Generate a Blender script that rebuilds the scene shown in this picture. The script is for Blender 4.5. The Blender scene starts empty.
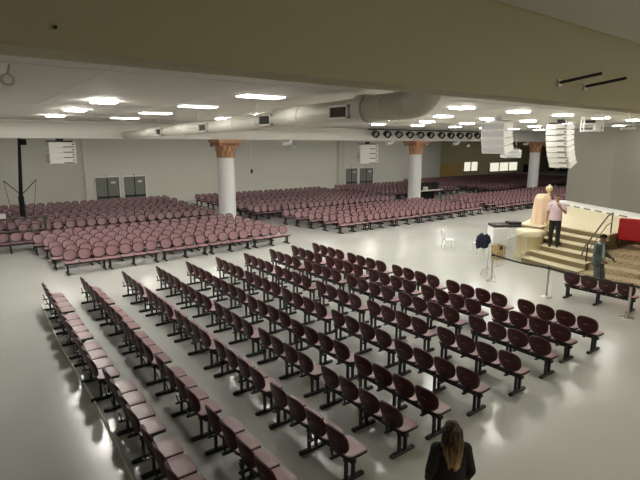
import bpy, math, random
from mathutils import Vector, Matrix, Euler
rnd = random.Random(7)
C = bpy.context.scene
COL = C.collection
PI = math.pi

# ------------------------------------------------------------------ camera, world, exposure
cam_data = bpy.data.cameras.new('camera')
cam_data.sensor_width = 36.0
cam_data.lens = 36.0 * 481.0 / 640.0
cam_data.clip_start = 0.05
cam_data.clip_end = 300
cam = bpy.data.objects.new('camera', cam_data)
cam.location = (0, 0, 4.6)
cam.rotation_euler = (math.radians(90 - 11.17), 0, math.radians(-36.7))
COL.objects.link(cam)
C.camera = cam

W = bpy.data.worlds.new('hall_air')
W.use_nodes = True
W.node_tree.nodes['Background'].inputs[0].default_value = (0.9, 0.9, 0.8, 1)
W.node_tree.nodes['Background'].inputs[1].default_value = 0.05
C.world = W
C.view_settings.view_transform = 'Standard'
C.view_settings.look = 'None'
C.view_settings.gamma = 1
C.view_settings.use_curve_mapping = False
C.view_settings.exposure = 0.25
PANEL_POWER = 125.0         # emission of the lit ceiling panels
NEAR_FILL_POWER = 60.0  # emission of the fill lamps added over the balcony

# ------------------------------------------------------------------ materials
def mat(name, col, rough=0.5, metal=0.0, spec=0.5, noise=0.0, nscale=8.0, bump=0.0, bscale=40.0, coat=0.0, sheen=0.0):
    m = bpy.data.materials.new(name)
    m.use_nodes = True
    nt = m.node_tree
    b = nt.nodes['Principled BSDF']
    b.inputs['Base Color'].default_value = (*col, 1)
    b.inputs['Roughness'].default_value = rough
    b.inputs['Metallic'].default_value = metal
    b.inputs['Specular IOR Level'].default_value = spec
    if coat: b.inputs['Coat Weight'].default_value = coat
    if sheen: b.inputs['Sheen Weight'].default_value = sheen
    if noise or bump:
        tc = nt.nodes.new('ShaderNodeTexCoord')
    if noise:
        n = nt.nodes.new('ShaderNodeTexNoise')
        n.inputs['Scale'].default_value = nscale
        n.inputs['Detail'].default_value = 4
        nt.links.new(tc.outputs['Object'], n.inputs['Vector'])
        mx = nt.nodes.new('ShaderNodeMix'); mx.data_type = 'RGBA'
        mx.inputs[6].default_value = (*[c * (1 - noise) for c in col], 1)
        mx.inputs[7].default_value = (*[min(1, c * (1 + noise)) for c in col], 1)
        nt.links.new(n.outputs['Fac'], mx.inputs[0])
        nt.links.new(mx.outputs[2], b.inputs['Base Color'])
    if bump:
        n2 = nt.nodes.new('ShaderNodeTexNoise')
        n2.inputs['Scale'].default_value = bscale
        nt.links.new(tc.outputs['Object'], n2.inputs['Vector'])
        bp = nt.nodes.new('ShaderNodeBump')
        bp.inputs['Strength'].default_value = bump
        bp.inputs['Distance'].default_value = 0.02
        nt.links.new(n2.outputs['Fac'], bp.inputs['Height'])
        nt.links.new(bp.outputs['Normal'], b.inputs['Normal'])
    return m

def emit(name, col, s):
    m = bpy.data.materials.new(name); m.use_nodes = True
    nt = m.node_tree; nt.nodes.clear()
    e = nt.nodes.new('ShaderNodeEmission'); o = nt.nodes.new('ShaderNodeOutputMaterial')
    e.inputs[0].default_value = (*col, 1); e.inputs[1].default_value = s
    nt.links.new(e.outputs[0], o.inputs[0])
    return m

def floor_mat():
    m = mat('grey_epoxy_floor', (0.6, 0.6, 0.54), 0.22, spec=0.5)
    nt = m.node_tree; b = nt.nodes['Principled BSDF']
    tc = nt.nodes.new('ShaderNodeTexCoord')
    n = nt.nodes.new('ShaderNodeTexNoise'); n.inputs['Scale'].default_value = 0.35; n.inputs['Detail'].default_value = 2
    nt.links.new(tc.outputs['Object'], n.inputs['Vector'])
    r = nt.nodes.new('ShaderNodeValToRGB')
    r.color_ramp.elements[0].position = 0.3; r.color_ramp.elements[0].color = (0.50, 0.51, 0.475, 1)
    r.color_ramp.elements[1].position = 0.7; r.color_ramp.elements[1].color = (0.555, 0.56, 0.525, 1)
    nt.links.new(n.outputs['Fac'], r.inputs[0]); nt.links.new(r.outputs[0], b.inputs['Base Color'])
    n3 = nt.nodes.new('ShaderNodeTexNoise'); n3.inputs['Scale'].default_value = 0.9; n3.inputs['Detail'].default_value = 2
    nt.links.new(tc.outputs['Object'], n3.inputs['Vector'])
    mr = nt.nodes.new('ShaderNodeMapRange')
    mr.inputs['To Min'].default_value = 0.15; mr.inputs['To Max'].default_value = 0.26
    nt.links.new(n3.outputs['Fac'], mr.inputs['Value']); nt.links.new(mr.outputs[0], b.inputs['Roughness'])
    n2 = nt.nodes.new('ShaderNodeTexNoise'); n2.inputs['Scale'].default_value = 3.0; n2.inputs['Detail'].default_value = 3
    nt.links.new(tc.outputs['Object'], n2.inputs['Vector'])
    bp = nt.nodes.new('ShaderNodeBump'); bp.inputs['Strength'].default_value = 0.06; bp.inputs['Distance'].default_value = 0.02
    nt.links.new(n2.outputs['Fac'], bp.inputs['Height']); nt.links.new(bp.outputs['Normal'], b.inputs['Normal'])
    return m

def speckle_mat():
    m = mat('speckled_granite', (0.55, 0.45, 0.3), 0.45)
    nt = m.node_tree; b = nt.nodes['Principled BSDF']
    tc = nt.nodes.new('ShaderNodeTexCoord')
    v = nt.nodes.new('ShaderNodeTexNoise'); v.inputs['Scale'].default_value = 16; v.inputs['Detail'].default_value = 8
    nt.links.new(tc.outputs['Object'], v.inputs['Vector'])
    r = nt.nodes.new('ShaderNodeValToRGB')
    r.color_ramp.elements[0].position = 0.36; r.color_ramp.elements[0].color = (0.26, 0.18, 0.09, 1)
    r.color_ramp.elements[1].position = 0.5; r.color_ramp.elements[1].color = (0.50, 0.41, 0.26, 1)
    nt.links.new(v.outputs['Fac'], r.inputs[0]); nt.links.new(r.outputs[0], b.inputs['Base Color'])
    return m

def hair_mat(name, root, tip, z0, z1):
    m = mat(name, root, 0.45, spec=0.4)
    nt = m.node_tree; b = nt.nodes['Principled BSDF']
    tc = nt.nodes.new('ShaderNodeTexCoord')
    sp = nt.nodes.new('ShaderNodeSeparateXYZ'); nt.links.new(tc.outputs['Object'], sp.inputs[0])
    n = nt.nodes.new('ShaderNodeTexNoise'); n.inputs['Scale'].default_value = 45
    mp = nt.nodes.new('ShaderNodeMapping'); mp.inputs['Scale'].default_value = (1, 1, 0.06)
    nt.links.new(tc.outputs['Object'], mp.inputs[0]); nt.links.new(mp.outputs[0], n.inputs['Vector'])
    mr = nt.nodes.new('ShaderNodeMapRange'); mr.inputs['From Min'].default_value = z1; mr.inputs['From Max'].default_value = z0
    nt.links.new(sp.outputs[2], mr.inputs['Value'])
    ad = nt.nodes.new('ShaderNodeMath'); ad.operation = 'MULTIPLY_ADD'; ad.inputs[1].default_value = 1.3; ad.inputs[2].default_value = -0.65
    nt.links.new(n.outputs['Fac'], ad.inputs[0])
    a2 = nt.nodes.new('ShaderNodeMath'); a2.operation = 'ADD'; a2.use_clamp = True
    nt.links.new(ad.outputs[0], a2.inputs[0]); nt.links.new(mr.outputs[0], a2.inputs[1])
    mx = nt.nodes.new('ShaderNodeMix'); mx.data_type = 'RGBA'
    mx.inputs[6].default_value = (*root, 1); mx.inputs[7].default_value = (*tip, 1)
    nt.links.new(a2.outputs[0], mx.inputs[0]); nt.links.new(mx.outputs[2], b.inputs['Base Color'])
    return m

M = {
 'floor': floor_mat(),
 'ceiling': mat('matt_ceiling', (0.68, 0.665, 0.61), 0.6, noise=0.03, nscale=0.7),
 'wall': mat('grey_wall_paint', (0.78, 0.77, 0.70), 0.7, noise=0.04, nscale=0.6),
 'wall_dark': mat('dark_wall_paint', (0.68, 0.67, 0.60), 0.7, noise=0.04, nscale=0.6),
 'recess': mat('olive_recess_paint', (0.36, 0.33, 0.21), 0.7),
 'beam': mat('beige_beam_paint', (0.50, 0.45, 0.305), 0.65, noise=0.04, nscale=1.2, bump=0.05, bscale=14),
 'white_beam': mat('white_beam_paint', (0.88, 0.86, 0.80), 0.5),
 'white': mat('white_paint', (0.92, 0.915, 0.91), 0.4),
 'white_plastic': mat('white_plastic', (0.85, 0.85, 0.86), 0.35),
 'duct': mat('painted_duct_metal', (0.78, 0.76, 0.67), 0.4, metal=0.0, noise=0.03, nscale=3),
 'grille': mat('dark_louvre', (0.17, 0.165, 0.14), 0.6),
 'black': mat('black_steel', (0.012, 0.011, 0.012), 0.38, spec=0.4),
 'blackp': mat('black_plastic', (0.016, 0.016, 0.017), 0.5),
 'shell': mat('maroon_shell', (0.055, 0.010, 0.010), 0.42, spec=0.35, noise=0.2, nscale=12),
 'vinyl': mat('mauve_vinyl', (0.285, 0.165, 0.178), 0.33, spec=0.6, noise=0.1, nscale=20, bump=0.06, bscale=160),
 'badge': mat('worn_badge', (0.16, 0.07, 0.065), 0.5),
 'copper': mat('copper_gilding', (0.60, 0.33, 0.19), 0.5, metal=0.2, noise=0.4, nscale=14),
 'cream': mat('cream_stone', (0.55, 0.46, 0.26), 0.45, noise=0.12, nscale=5),
 'cream_light': mat('pale_cream_stone', (0.76, 0.68, 0.48), 0.4, noise=0.05, nscale=3),
 'riser': mat('ochre_riser_stone', (0.20, 0.16, 0.075), 0.5, noise=0.1, nscale=5),
 'speckle': speckle_mat(),
 'panel': mat('grey_stage_panel', (0.185, 0.18, 0.15), 0.6, noise=0.03, nscale=0.8),
 'panel2': mat('darker_grey_stage_panel', (0.165, 0.16, 0.132), 0.6, noise=0.03, nscale=0.8),
 'chrome': mat('brushed_steel', (0.6, 0.6, 0.58), 0.28, metal=0.9),
 'red': mat('red_upholstery', (0.42, 0.008, 0.012), 0.5, noise=0.15, nscale=6),
 'darkwood': mat('dark_wood', (0.05, 0.022, 0.012), 0.45),
 'wood': mat('ochre_wood', (0.42, 0.29, 0.09), 0.5, noise=0.25, nscale=5),
 'peach': mat('peach_satin', (0.86, 0.64, 0.45), 0.5, noise=0.08, nscale=5, sheen=0.2),
 'gold': mat('pale_gold', (0.75, 0.62, 0.28), 0.35, metal=0.4),
 'navy': mat('navy_cloth', (0.012, 0.014, 0.045), 0.8, noise=0.2, nscale=20),
 'doorgrey': mat('grey_door_paint', (0.24, 0.25, 0.22), 0.5),
 'paper': mat('white_paper', (0.8, 0.8, 0.78), 0.6),
 'skin': mat('skin', (0.45, 0.25, 0.17), 0.5),
 'skin_dark': mat('brown_skin', (0.24, 0.12, 0.075), 0.5),
 'pinkshirt': mat('pale_pink_cotton', (0.74, 0.56, 0.60), 0.8, noise=0.05, nscale=20),
 'trouser': mat('black_trouser_cloth', (0.014, 0.012, 0.012), 0.8),
 'suit': mat('grey_green_suit_cloth', (0.095, 0.118, 0.112), 0.8, noise=0.12, nscale=20),
 'palecloth': mat('pale_blue_shirt_cloth', (0.50, 0.60, 0.60), 0.8),
 'coat': mat('black_jacket_cloth', (0.008, 0.007, 0.008), 0.75, noise=0.3, nscale=30),
 'hairblack': mat('black_hair', (0.012, 0.009, 0.008), 0.75, spec=0.2),
 'hairgrey': mat('dark_brown_hair', (0.03, 0.02, 0.015), 0.5),
 'hairlong': hair_mat('brown_hair_with_blond_ends', (0.026, 0.013, 0.007), (0.60, 0.38, 0.17), 1.24, 1.56),
 'spk': mat('white_speaker_paint', (0.80, 0.79, 0.76), 0.45),
 'spkgrille': mat('pale_grey_grille', (0.42, 0.42, 0.42), 0.5, noise=0.05, nscale=60),
 'lightframe': mat('lamp_frame', (0.8, 0.8, 0.78), 0.5),
 'lamp': emit('lamp_diffuser', (1.0, 0.975, 0.90), PANEL_POWER),
 'lamp_soft': emit('soft_lamp_diffuser', (1.0, 0.975, 0.90), 5.0),
 'lamp_far': emit('far_lamp_diffuser', (1.0, 0.975, 0.90), PANEL_POWER * 0.41),
 'fill_back': emit('back_fill_diffuser', (1.0, 0.97, 0.88), PANEL_POWER * 0.38),
 'lamp_mid': emit('mid_lamp_diffuser', (1.0, 0.975, 0.90), PANEL_POWER * 0.41),
 'fill_near': emit('near_fill_diffuser', (1.0, 0.93, 0.74), NEAR_FILL_POWER),
 'spotglass': mat('lamp_lens', (0.5, 0.5, 0.45), 0.15, spec=0.8),
 'litwindow': emit('lit_window_glass', (1.0, 0.97, 0.78), 0.75),
 'dimsteel': mat('dull_dark_steel', (0.12, 0.115, 0.10), 0.4, metal=0.6),
 'seatedge': mat('dark_seat_edge', (0.016, 0.007, 0.008), 0.45),
 'whiteline': mat('white_cable_sleeve', (0.75, 0.72, 0.64), 0.6),
}

# ------------------------------------------------------------------ mesh helpers
class MB:
    def __init__(self): self.v = []; self.f = []; self.m = []; self.smooth = []
    def add(self, vs, fs, mi=0, sm=False):
        o = len(self.v)
        self.v += [Vector(p) for p in vs]
        for f in fs:
            self.f.append([i + o for i in f]); self.m.append(mi); self.smooth.append(sm)
        return self
    def merge(self, other, mtx=None, remap=None):
        vs = [mtx @ p for p in other.v] if mtx else other.v
        o = len(self.v); self.v += vs
        for f, mi, s in zip(other.f, other.m, other.smooth):
            self.f.append([i + o for i in f]); self.m.append(remap[mi] if remap else mi); self.smooth.append(s)
        return self
    def box(self, c, s, rot=None, mi=0):
        hx, hy, hz = s[0] / 2, s[1] / 2, s[2] / 2
        vs = [Vector((x, y, z)) for x in (-hx, hx) for y in (-hy, hy) for z in (-hz, hz)]
        if rot is not None: vs = [rot @ v for v in vs]
        vs = [v + Vector(c) for v in vs]
        return self.add(vs, [(0, 1, 3, 2), (4, 6, 7, 5), (0, 4, 5, 1), (2, 3, 7, 6), (0, 2, 6, 4), (1, 5, 7, 3)], mi)
    def span(self, a, b, mi=0):
        return self.box([(a[i] + b[i]) / 2 for i in range(3)], [abs(b[i] - a[i]) for i in range(3)], None, mi)
    def bbox(self, c, s, bev=0.01, rot=None, mi=0):      # box with chamfered edges along z and a small crown
        hx, hy, hz = s[0] / 2, s[1] / 2, s[2] / 2
        def ring(ix, iy, z):
            x, y, b = hx - ix, hy - iy, bev
            return [(-x + b, -y, z), (x - b, -y, z), (x, -y + b, z), (x, y - b, z), (x - b, y, z), (-x + b, y, z), (-x, y - b, z), (-x, -y + b, z)]
        b2 = min(bev, hz * 0.6)
        rings = [ring(b2, b2, -hz), ring(0, 0, -hz + b2), ring(0, 0, hz - b2), ring(b2, b2, hz)]
        vs = [Vector(p) for r in rings for p in r]
        if rot is not None: vs = [rot @ v for v in vs]
        vs = [v + Vector(c) for v in vs]
        fs = [tuple(range(7, -1, -1)), tuple(range(24, 32))]
        for k in range(3):
            for i in range(8):
                j = (i + 1) % 8
                fs.append((k * 8 + i, k * 8 + j, k * 8 + 8 + j, k * 8 + 8 + i))
        return self.add(vs, fs, mi)
    def cyl(self, p0, p1, r0, r1=None, n=12, mi=0, caps=True, sm=True):
        r1 = r0 if r1 is None else r1
        p0, p1 = Vector(p0), Vector(p1)
        q = (p1 - p0).to_track_quat('Z', 'Y').to_matrix()
        vs = []
        for p, r in ((p0, r0), (p1, r1)):
            for i in range(n):
                a = 2 * PI * i / n
                vs.append(p + q @ Vector((r * math.cos(a), r * math.sin(a), 0)))
        fs = [(i, (i + 1) % n, n + (i + 1) % n, n + i) for i in range(n)]
        self.add(vs, fs, mi, sm)
        if caps: self.add(vs, [tuple(range(n - 1, -1, -1)), tuple(range(n, 2 * n))], mi)
        return self
    def lathe(self, prof, c=(0, 0, 0), n=24, mi=0, caps=True, sx=1, sy=1, sm=True):
        vs = []
        for r, z in prof:
            for i in range(n):
                a = 2 * PI * i / n
                vs.append((c[0] + r * math.cos(a) * sx, c[1] + r * math.sin(a) * sy, c[2] + z))
        fs = []
        for k in range(len(prof) - 1):
            for i in range(n):
                j = (i + 1) % n
                fs.append((k * n + i, k * n + j, (k + 1) * n + j, (k + 1) * n + i))
        self.add(vs, fs, mi, sm)
        if caps:
            L = (len(prof) - 1) * n
            self.add(vs, [tuple(range(n - 1, -1, -1)), tuple(range(L, L + n))], mi)
        return self
    def tube(self, path, r, n=8, mi=0, caps=True):
        path = [Vector(p) for p in path]
        rs = r if isinstance(r, (list, tuple)) else [r] * len(path)
        vs = []
        up = None
        for k, p in enumerate(path):
            t = (path[min(k + 1, len(path) - 1)] - path[max(k - 1, 0)]).normalized()
            if up is None:
                up = Vector((0, 0, 1)) if abs(t.z) < 0.9 else Vector((1, 0, 0))
            sx = t.cross(up).normalized(); up = sx.cross(t).normalized()
            for i in range(n):
                a = 2 * PI * i / n
                vs.append(p + rs[k] * (math.cos(a) * sx + math.sin(a) * up))
        fs = []
        for k in range(len(path) - 1):
            for i in range(n):
                j = (i + 1) % n
                fs.append((k * n + i, (k + 1) * n + i, (k + 1) * n + j, k * n + j))
        self.add(vs, fs, mi, True)
        if caps:
            L = (len(path) - 1) * n
            self.add(vs, [tuple(range(n)), tuple(range(L + n - 1, L - 1, -1))], mi)
        return self
    def ell(self, c, r, n=16, k=10, rot=None, mi=0):
        prof = []
        vs = []
        for a in range(k + 1):
            t = PI * a / k
            for i in range(n):
                u = 2 * PI * i / n
                p = Vector((r[0] * math.sin(t) * math.cos(u), r[1] * math.sin(t) * math.sin(u), -r[2] * math.cos(t)))
                if rot is not None: p = rot @ p
                vs.append(p + Vector(c))
        fs = []
        for a in range(k):
            for i in range(n):
                j = (i + 1) % n
                fs.append((a * n + i, a * n + j, (a + 1) * n + j, (a + 1) * n + i))
        return self.add(vs, fs, mi, True)
    def capsule(self, p0, p1, r0, r1, n=12):
        self.cyl(p0, p1, r0, r1, n)
        self.ell(p0, (r0, r0, r0), n, 8); self.ell(p1, (r1, r1, r1), n, 8)
        return self
    def prism(self, pts, z0, z1, mi=0, mi_top=None):
        n = len(pts)
        vs = [(x, y, z0) for x, y in pts] + [(x, y, z1) for x, y in pts]
        self.add(vs, [(i, (i + 1) % n, n + (i + 1) % n, n + i) for i in range(n)], mi)
        self.add(vs, [tuple(range(n - 1, -1, -1))], mi)
        self.add(vs, [tuple(range(n, 2 * n))], mi if mi_top is None else mi_top)
        return self
    def mesh(self, name, mats):
        me = bpy.data.meshes.new(name)
        me.from_pydata([tuple(p) for p in self.v], [], self.f)
        for m in (mats if isinstance(mats, (list, tuple)) else [mats]): me.materials.append(m)
        me.polygons.foreach_set('material_index', self.m)
        me.polygons.foreach_set('use_smooth', self.smooth)
        me.update()
        return me
    def build(self, name, mats, parent=None, loc=(0, 0, 0), rz=0.0):
        o = bpy.data.objects.new(name, self.mesh(name, mats))
        COL.objects.link(o)
        o.location = loc; o.rotation_euler = (0, 0, rz)
        if parent: o.parent = parent
        return o

def tag(o, label=None, cat=None, group=None, kind=None):
    if label: o['label'] = label
    if cat: o['category'] = cat
    if group: o['group'] = group
    if kind: o['kind'] = kind
    return o
def empty(name, loc=(0, 0, 0), rz=0.0, label=None, cat=None, group=None):
    o = bpy.data.objects.new(name, None); COL.objects.link(o)
    o.empty_display_size = 0.2
    o.location = loc; o.rotation_euler = (0, 0, rz)
    return tag(o, label, cat, group)
KIDS = {}
def copy_tree(o, parent=None):
    c = o.copy(); COL.objects.link(c)
    if parent: c.parent = parent
    for ch in KIDS[o.name]: copy_tree(ch, c)
    return c
def remember(o):
    KIDS[o.name] = list(o.children)
    for ch in o.children: remember(ch)
def structure(o): o['kind'] = 'structure'; return o
ORD = ['first', 'second', 'third', 'fourth', 'fifth', 'sixth', 'seventh', 'eighth', 'ninth', 'tenth', 'eleventh', 'twelfth', 'thirteenth', 'fourteenth']
RZ = lambda a: Matrix.Rotation(a, 3, 'Z')
RX = lambda a: Matrix.Rotation(a, 3, 'X')
RY = lambda a: Matrix.Rotation(a, 3, 'Y')

# ------------------------------------------------------------------ the hall
CEIL = 5.7
structure(MB().span((-12, -9, -0.2), (100, 48, 0)).build('floor', M['floor']))
structure(MB().span((-12, -9, CEIL), (100, 48, CEIL + 0.2)).build('ceiling', M['ceiling']))
structure(MB().span((-12.2, -9, 0), (-12, 48, CEIL)).build('wall_left', M['wall']))
structure(MB().span((100, -9, 0), (100.2, 48, CEIL)).build('wall_right', M['wall']))
structure(MB().span((-12, -9.2, 0), (100, -9, CEIL)).build('wall_near', M['wall']))
YB = 38.5
structure(MB().span((-12, YB, 0), (46.3, YB + 0.25, CEIL)).build('wall_back', M['wall']))
structure(MB().span((46.3, YB, 0), (46.55, 47, CEIL)).build('wall_recess_side', M['wall']))
structure(MB().span((46.3, 46, 0), (100, 46.2, CEIL)).build('wall_recess_back', M['recess']))
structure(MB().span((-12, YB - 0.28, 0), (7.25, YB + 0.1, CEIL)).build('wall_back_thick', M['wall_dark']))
structure(MB().span((7.25, YB - 0.45, 0), (7.75, YB + 0.1, CEIL)).build('trim_1', M['wall']))
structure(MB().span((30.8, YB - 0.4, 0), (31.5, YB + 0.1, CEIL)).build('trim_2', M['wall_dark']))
structure(MB().span((43.2, YB - 0.2, 0), (46.6, YB + 0.1, CEIL)).build('trim_3', M['wall']))
# ceiling joints (thin strips standing proud of the sheets)
for i, x in enumerate((1.97, 5.0, 10.5, 13.5, 19.5)):
    structure(MB().span((x - 0.012, 2.9, CEIL - 0.006), (x + 0.012, 24.8, CEIL + 0.01)).build('trim_%d' % (4 + i), M['duct']))
for i, y in enumerate((8.0, 15.2, 22.0)):
    structure(MB().span((-11, y - 0.008, CEIL - 0.004), (26, y + 0.008, CEIL + 0.01)).build('trim_%d' % (9 + i), M['ceiling']))

# near beam in front of the balcony
nb = MB().span((-11.9, 2.42, 5.0), (60, 2.70, CEIL))
nb.span((-11.9, 2.40, 5.692), (60, 2.43, CEIL))
o = structure(nb.build('trim_12', M['beam']))
# far beam carried by the pillars
fb = MB().span((-11.9, 25.05, 4.9), (70, 25.85, 5.36)).span((-11.9, 25.3, 5.36), (70, 25.7, CEIL))
structure(fb.build('trim_13', M['white_beam']))

# doors in the back wall
def double_door(n, x0, x1, zt):
    d = MB()
    w = (x1 - x0)
    d.span((x0, YB - 0.05, 0.02), (x0 + w / 2 - 0.015, YB + 0.01, zt)).span((x0 + w / 2 + 0.015, YB - 0.05, 0.02), (x1, YB + 0.01, zt))
    o = structure(d.build('door_%d' % n, M['doorgrey']))
    f = MB().span((x0 - 0.09, YB - 0.09, 0), (x0, YB + 0.01, zt + 0.09)).span((x1, YB - 0.09, 0), (x1 + 0.09, YB + 0.01, zt + 0.09)).span((x0, YB - 0.09, zt), (x1, YB + 0.01, zt + 0.09))
    f.build('door_frame', M['white'], o)
    b = MB()
    for a, c in ((x0 + 0.08, x0 + w / 2 - 0.06), (x0 + w / 2 + 0.06, x1 - 0.06)):
        b.span((a, YB - 0.14, 0.72), (c, YB - 0.09, 0.82)).span((a, YB - 0.1, 0.7), (a + 0.07, YB - 0.04, 0.84)).span((c - 0.07, YB - 0.1, 0.7), (c, YB - 0.04, 0.84))
        b.build('panic_bar', M['blackp'], o); b = MB()
    MB().span((x0 + w / 2 - 0.03, YB - 0.075, 0.1), (x0 + w / 2 + 0.03, YB - 0.03, zt + 0.16)).build('centre_bolt', M['blackp'], o)
    MB().span((x1 - 0.03, YB - 0.075, 0.1), (x1 + 0.05, YB - 0.03, zt)).build('hinge_strip', M['blackp'], o)
    MB().span((x0 + w * 0.66, YB - 0.06, 1.75), (x0 + w * 0.86, YB - 0.045, 1.92)).build('door_sign', M['paper'], o)
double_door(1, 8.0, 9.65, 2.22)
double_door(2, 10.0, 11.6, 2.22)
double_door(3, 31.95, 33.5, 2.22)
double_door(4, 33.85, 35.75, 2.2)
# recess: ochre boards, lit windows, dark doors
structure(MB().span((55.5, 45.9, 0.1), (60.9, 46, 2.0)).build('trim_14', M['wood']))
def window(n, x0, x1, z0, z1, nb):
    o = structure(MB().span((x0, 45.95, z0), (x1, 45.99, z1)).build('window_%d' % n, M['litwindow']))
    f = MB()
    for k in range(nb + 1):
        x = x0 + (x1 - x0) * k / nb
        f.span((x - 0.08, 45.86, z0 - 0.1), (x + 0.08, 46, z1 + 0.1))
    f.span((x0, 45.86, z0 - 0.12), (x1, 46, z0)).span((x0, 45.86, z1), (x1, 46, z1 + 0.12))
    f.build('window_frame', M['recess'], o)
window(1, 61.3, 64.8, 0.7, 2.05, 2)
window(2, 67.9, 75.8, 0.45, 1.8, 3)
for i, (x0, x1) in enumerate(((77.8, 79.6), (86.2, 88.0), (90.2, 95.0))):
    structure(MB().span((x0, 45.88, 0), (x1, 46, 1.3)).build('door_%d' % (5 + i), M['blackp']))

# ------------------------------------------------------------------ ceiling lights
def make_light(w, d, m):
    t = empty('ceiling_light')
    MB().bbox((0, 0, -0.012), (w + 0.05, d + 0.05, 0.024), 0.008).build('frame', M['lightframe'], t)
    MB().bbox((0, 0, -0.04), (w, d, 0.036), 0.010).build('diffuser', m, t)
    remember(t)
    return t
proto = {'l': make_light(0.54, 0.54, M['lamp']), 'a': make_light(0.52, 0.52, M['lamp_mid']), 'b': make_light(1.0, 0.5, M['lamp_soft']), 'c': make_light(0.5, 0.5, M['lamp_far'])}
seen = set()
COLS = (3.15, 5.65, 9.1, 12.05, 15.0, 17.9, 20.9, 24.2, 27.2, 30.4, 33.6, 36.8, 40.0, 43.2)
for r in range(4):
    n = 0
    for c, x in enumerate(COLS):
        y = ((9.8, 13.35, 17.0, 20.8) if c < 2 else (9.2, 12.3, 15.6, 18.9))[r]
        if r == 0 and (c == 0 or c > 7) or (r, c) == (1, 8): continue
        k = 'l' if c == 0 else 'b' if c == 1 else ('a' if c < 5 else 'c')
        o = copy_tree(proto[k]) if k in seen else proto[k]
        seen.add(k)
        o.location = (x, y, CEIL)
        tag(o, '%s ceiling light, %s row beyond the near beam, %s from left' % ('wide soft' if k == 'b' else 'square white', ORD[r], ORD[n]), 'ceiling light', 'square ceiling lights')
        n += 1
near_fill = make_light(1.2, 0.3, M['fill_near'])  # unseen fill lamps, added above the balcony to brighten the near beam
o = copy_tree(proto['a'])
o.location = (9.1, 5.3, CEIL)  # unseen lamp, kept here to brighten the flexible hose
tag(o, 'unseen square ceiling light added behind the near beam to light the duct hose', 'ceiling light', 'square ceiling lights')
back_fill = make_light(1.2, 0.3, M['fill_back'])  # unseen fill lamps, added to lift the back wall and the recess
for i in range(12):
    o = back_fill if i == 0 else copy_tree(back_fill)
    o.location = (-1.0 + 5.3 * i, 33.4, CEIL) if i < 9 else (52.0 + 9 * (i - 9), 40.0, CEIL)
    tag(o, 'unseen long fill light added behind the far beam, %s from the left' % ORD[i], 'ceiling light', 'added fill lights behind the far beam')
for i, x in enumerate((5.0, 11.0, 17.0, 23.0)):
    o = near_fill if i == 0 else copy_tree(near_fill)
    o.location = (x, -2.5, CEIL)
    tag(o, 'unseen long fill light added over the balcony, %s from the left' % ORD[i], 'ceiling light', 'added balcony fill lights')

# ------------------------------------------------------------------ benches
PITCH = 0.495
def seat_mb():
    b = MB()
    n = 20
    def ring(s, z, yo=0.0):
        out = []
        for i in range(n):
            a = 2 * PI * i / n
            c, q = math.cos(a), math.sin(a)
            x = 0.238 * s * math.copysign(abs(c) ** 0.38, c)
            y = 0.198 * s * math.copysign(abs(q) ** 0.38, q)
            out.append((x, y - 0.08 + yo, z + 0.012 * (1 if y < -0.15 else 0) * -1))
        return out
    rings = [ring(0.75, 0.375), ring(0.97, 0.392), ring(1.0, 0.41), ring(0.985, 0.438), ring(0.93, 0.447), ring(0.55, 0.441)]
    vs = [p for r in rings for p in r]
    for k in range(len(rings) - 1):
        b.add(vs, [(k * n + i, k * n + (i + 1) % n, (k + 1) * n + (i + 1) % n, (k + 1) * n + i) for i in range(n)], 1 if k < 3 else 0, True)
    b.add(vs, [tuple(range(n - 1, -1, -1))], 1)
    L = (len(rings) - 1) * n
    b.add(vs, [tuple(range(L, L + n))], 0, True)
    return b
def back_shape(s, depth, n=22):
    out = []
    for i in range(n):
        a = 2 * PI * i / n
        c, q = math.cos(a), math.sin(a)
        e = 0.82
        x = 0.238 * s * math.copysign(abs(c) ** e, c) * (1.0 + 0.03 * q)
        z = 0.208 * s * math.copysign(abs(q) ** e, q)
        y = depth - 0.9 * x * x          # wraps round the sitter
        out.append((x, y, z))
    return out
BACK_T = Matrix.Translation((0, 0.165, 0.645)) @ Matrix.Rotation(math.radians(-13), 4, 'X')
def back_mb():
    b = MB(); n = 22
    rings = [back_shape(0.45, 0.032), back_shape(0.85, 0.032), back_shape(0.98, 0.022), back_shape(1.0, 0.008), back_shape(0.97, -0.010), back_shape(0.86, -0.022), back_shape(0.45, -0.018)]
    vs = [BACK_T @ Vector(p) for r in rings for p in r]
    for k in range(len(rings) - 1):
        b.add(vs, [(k * n + i, (k + 1) * n + i, (k + 1) * n + (i + 1) % n, k * n + (i + 1) % n) for i in range(n)], 1 if k < 5 else 0, True)
    b.add(vs, [tuple(range(n))], 1, True)
    L = (len(rings) - 1) * n
    b.add(vs, [tuple(range(L + n - 1, L - 1, -1))], 0, True)
    return b
def badge_mb():
    b = MB().bbox((0, 0.036, 0.02), (0.11, 0.008, 0.028), 0.004)
    b.v = [BACK_T @ p for p in b.v]
    return b
def bracket(b, x):
    b.box((x, 0.10, 0.372), (0.05, 0.30, 0.02)).box((x, 0.215, 0.44), (0.045, 0.016, 0.16), RX(math.radians(-13)))
    b.box((x, 0.0, 0.378), (0.26, 0.2, 0.018))
def leg_mb(x):
    b = MB()
    b.bbox((x, 0, 0.028), (0.075, 0.50, 0.056), 0.012)
    for y in (-0.06, 0.07): b.box((x, y, 0.20), (0.05, 0.035, 0.31))
    b.box((x, 0.005, 0.348), (0.06, 0.2, 0.02))
    return b
SEAT, BACK, BADGE = seat_mb(), back_mb(), badge_mb()
ME = {}
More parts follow.
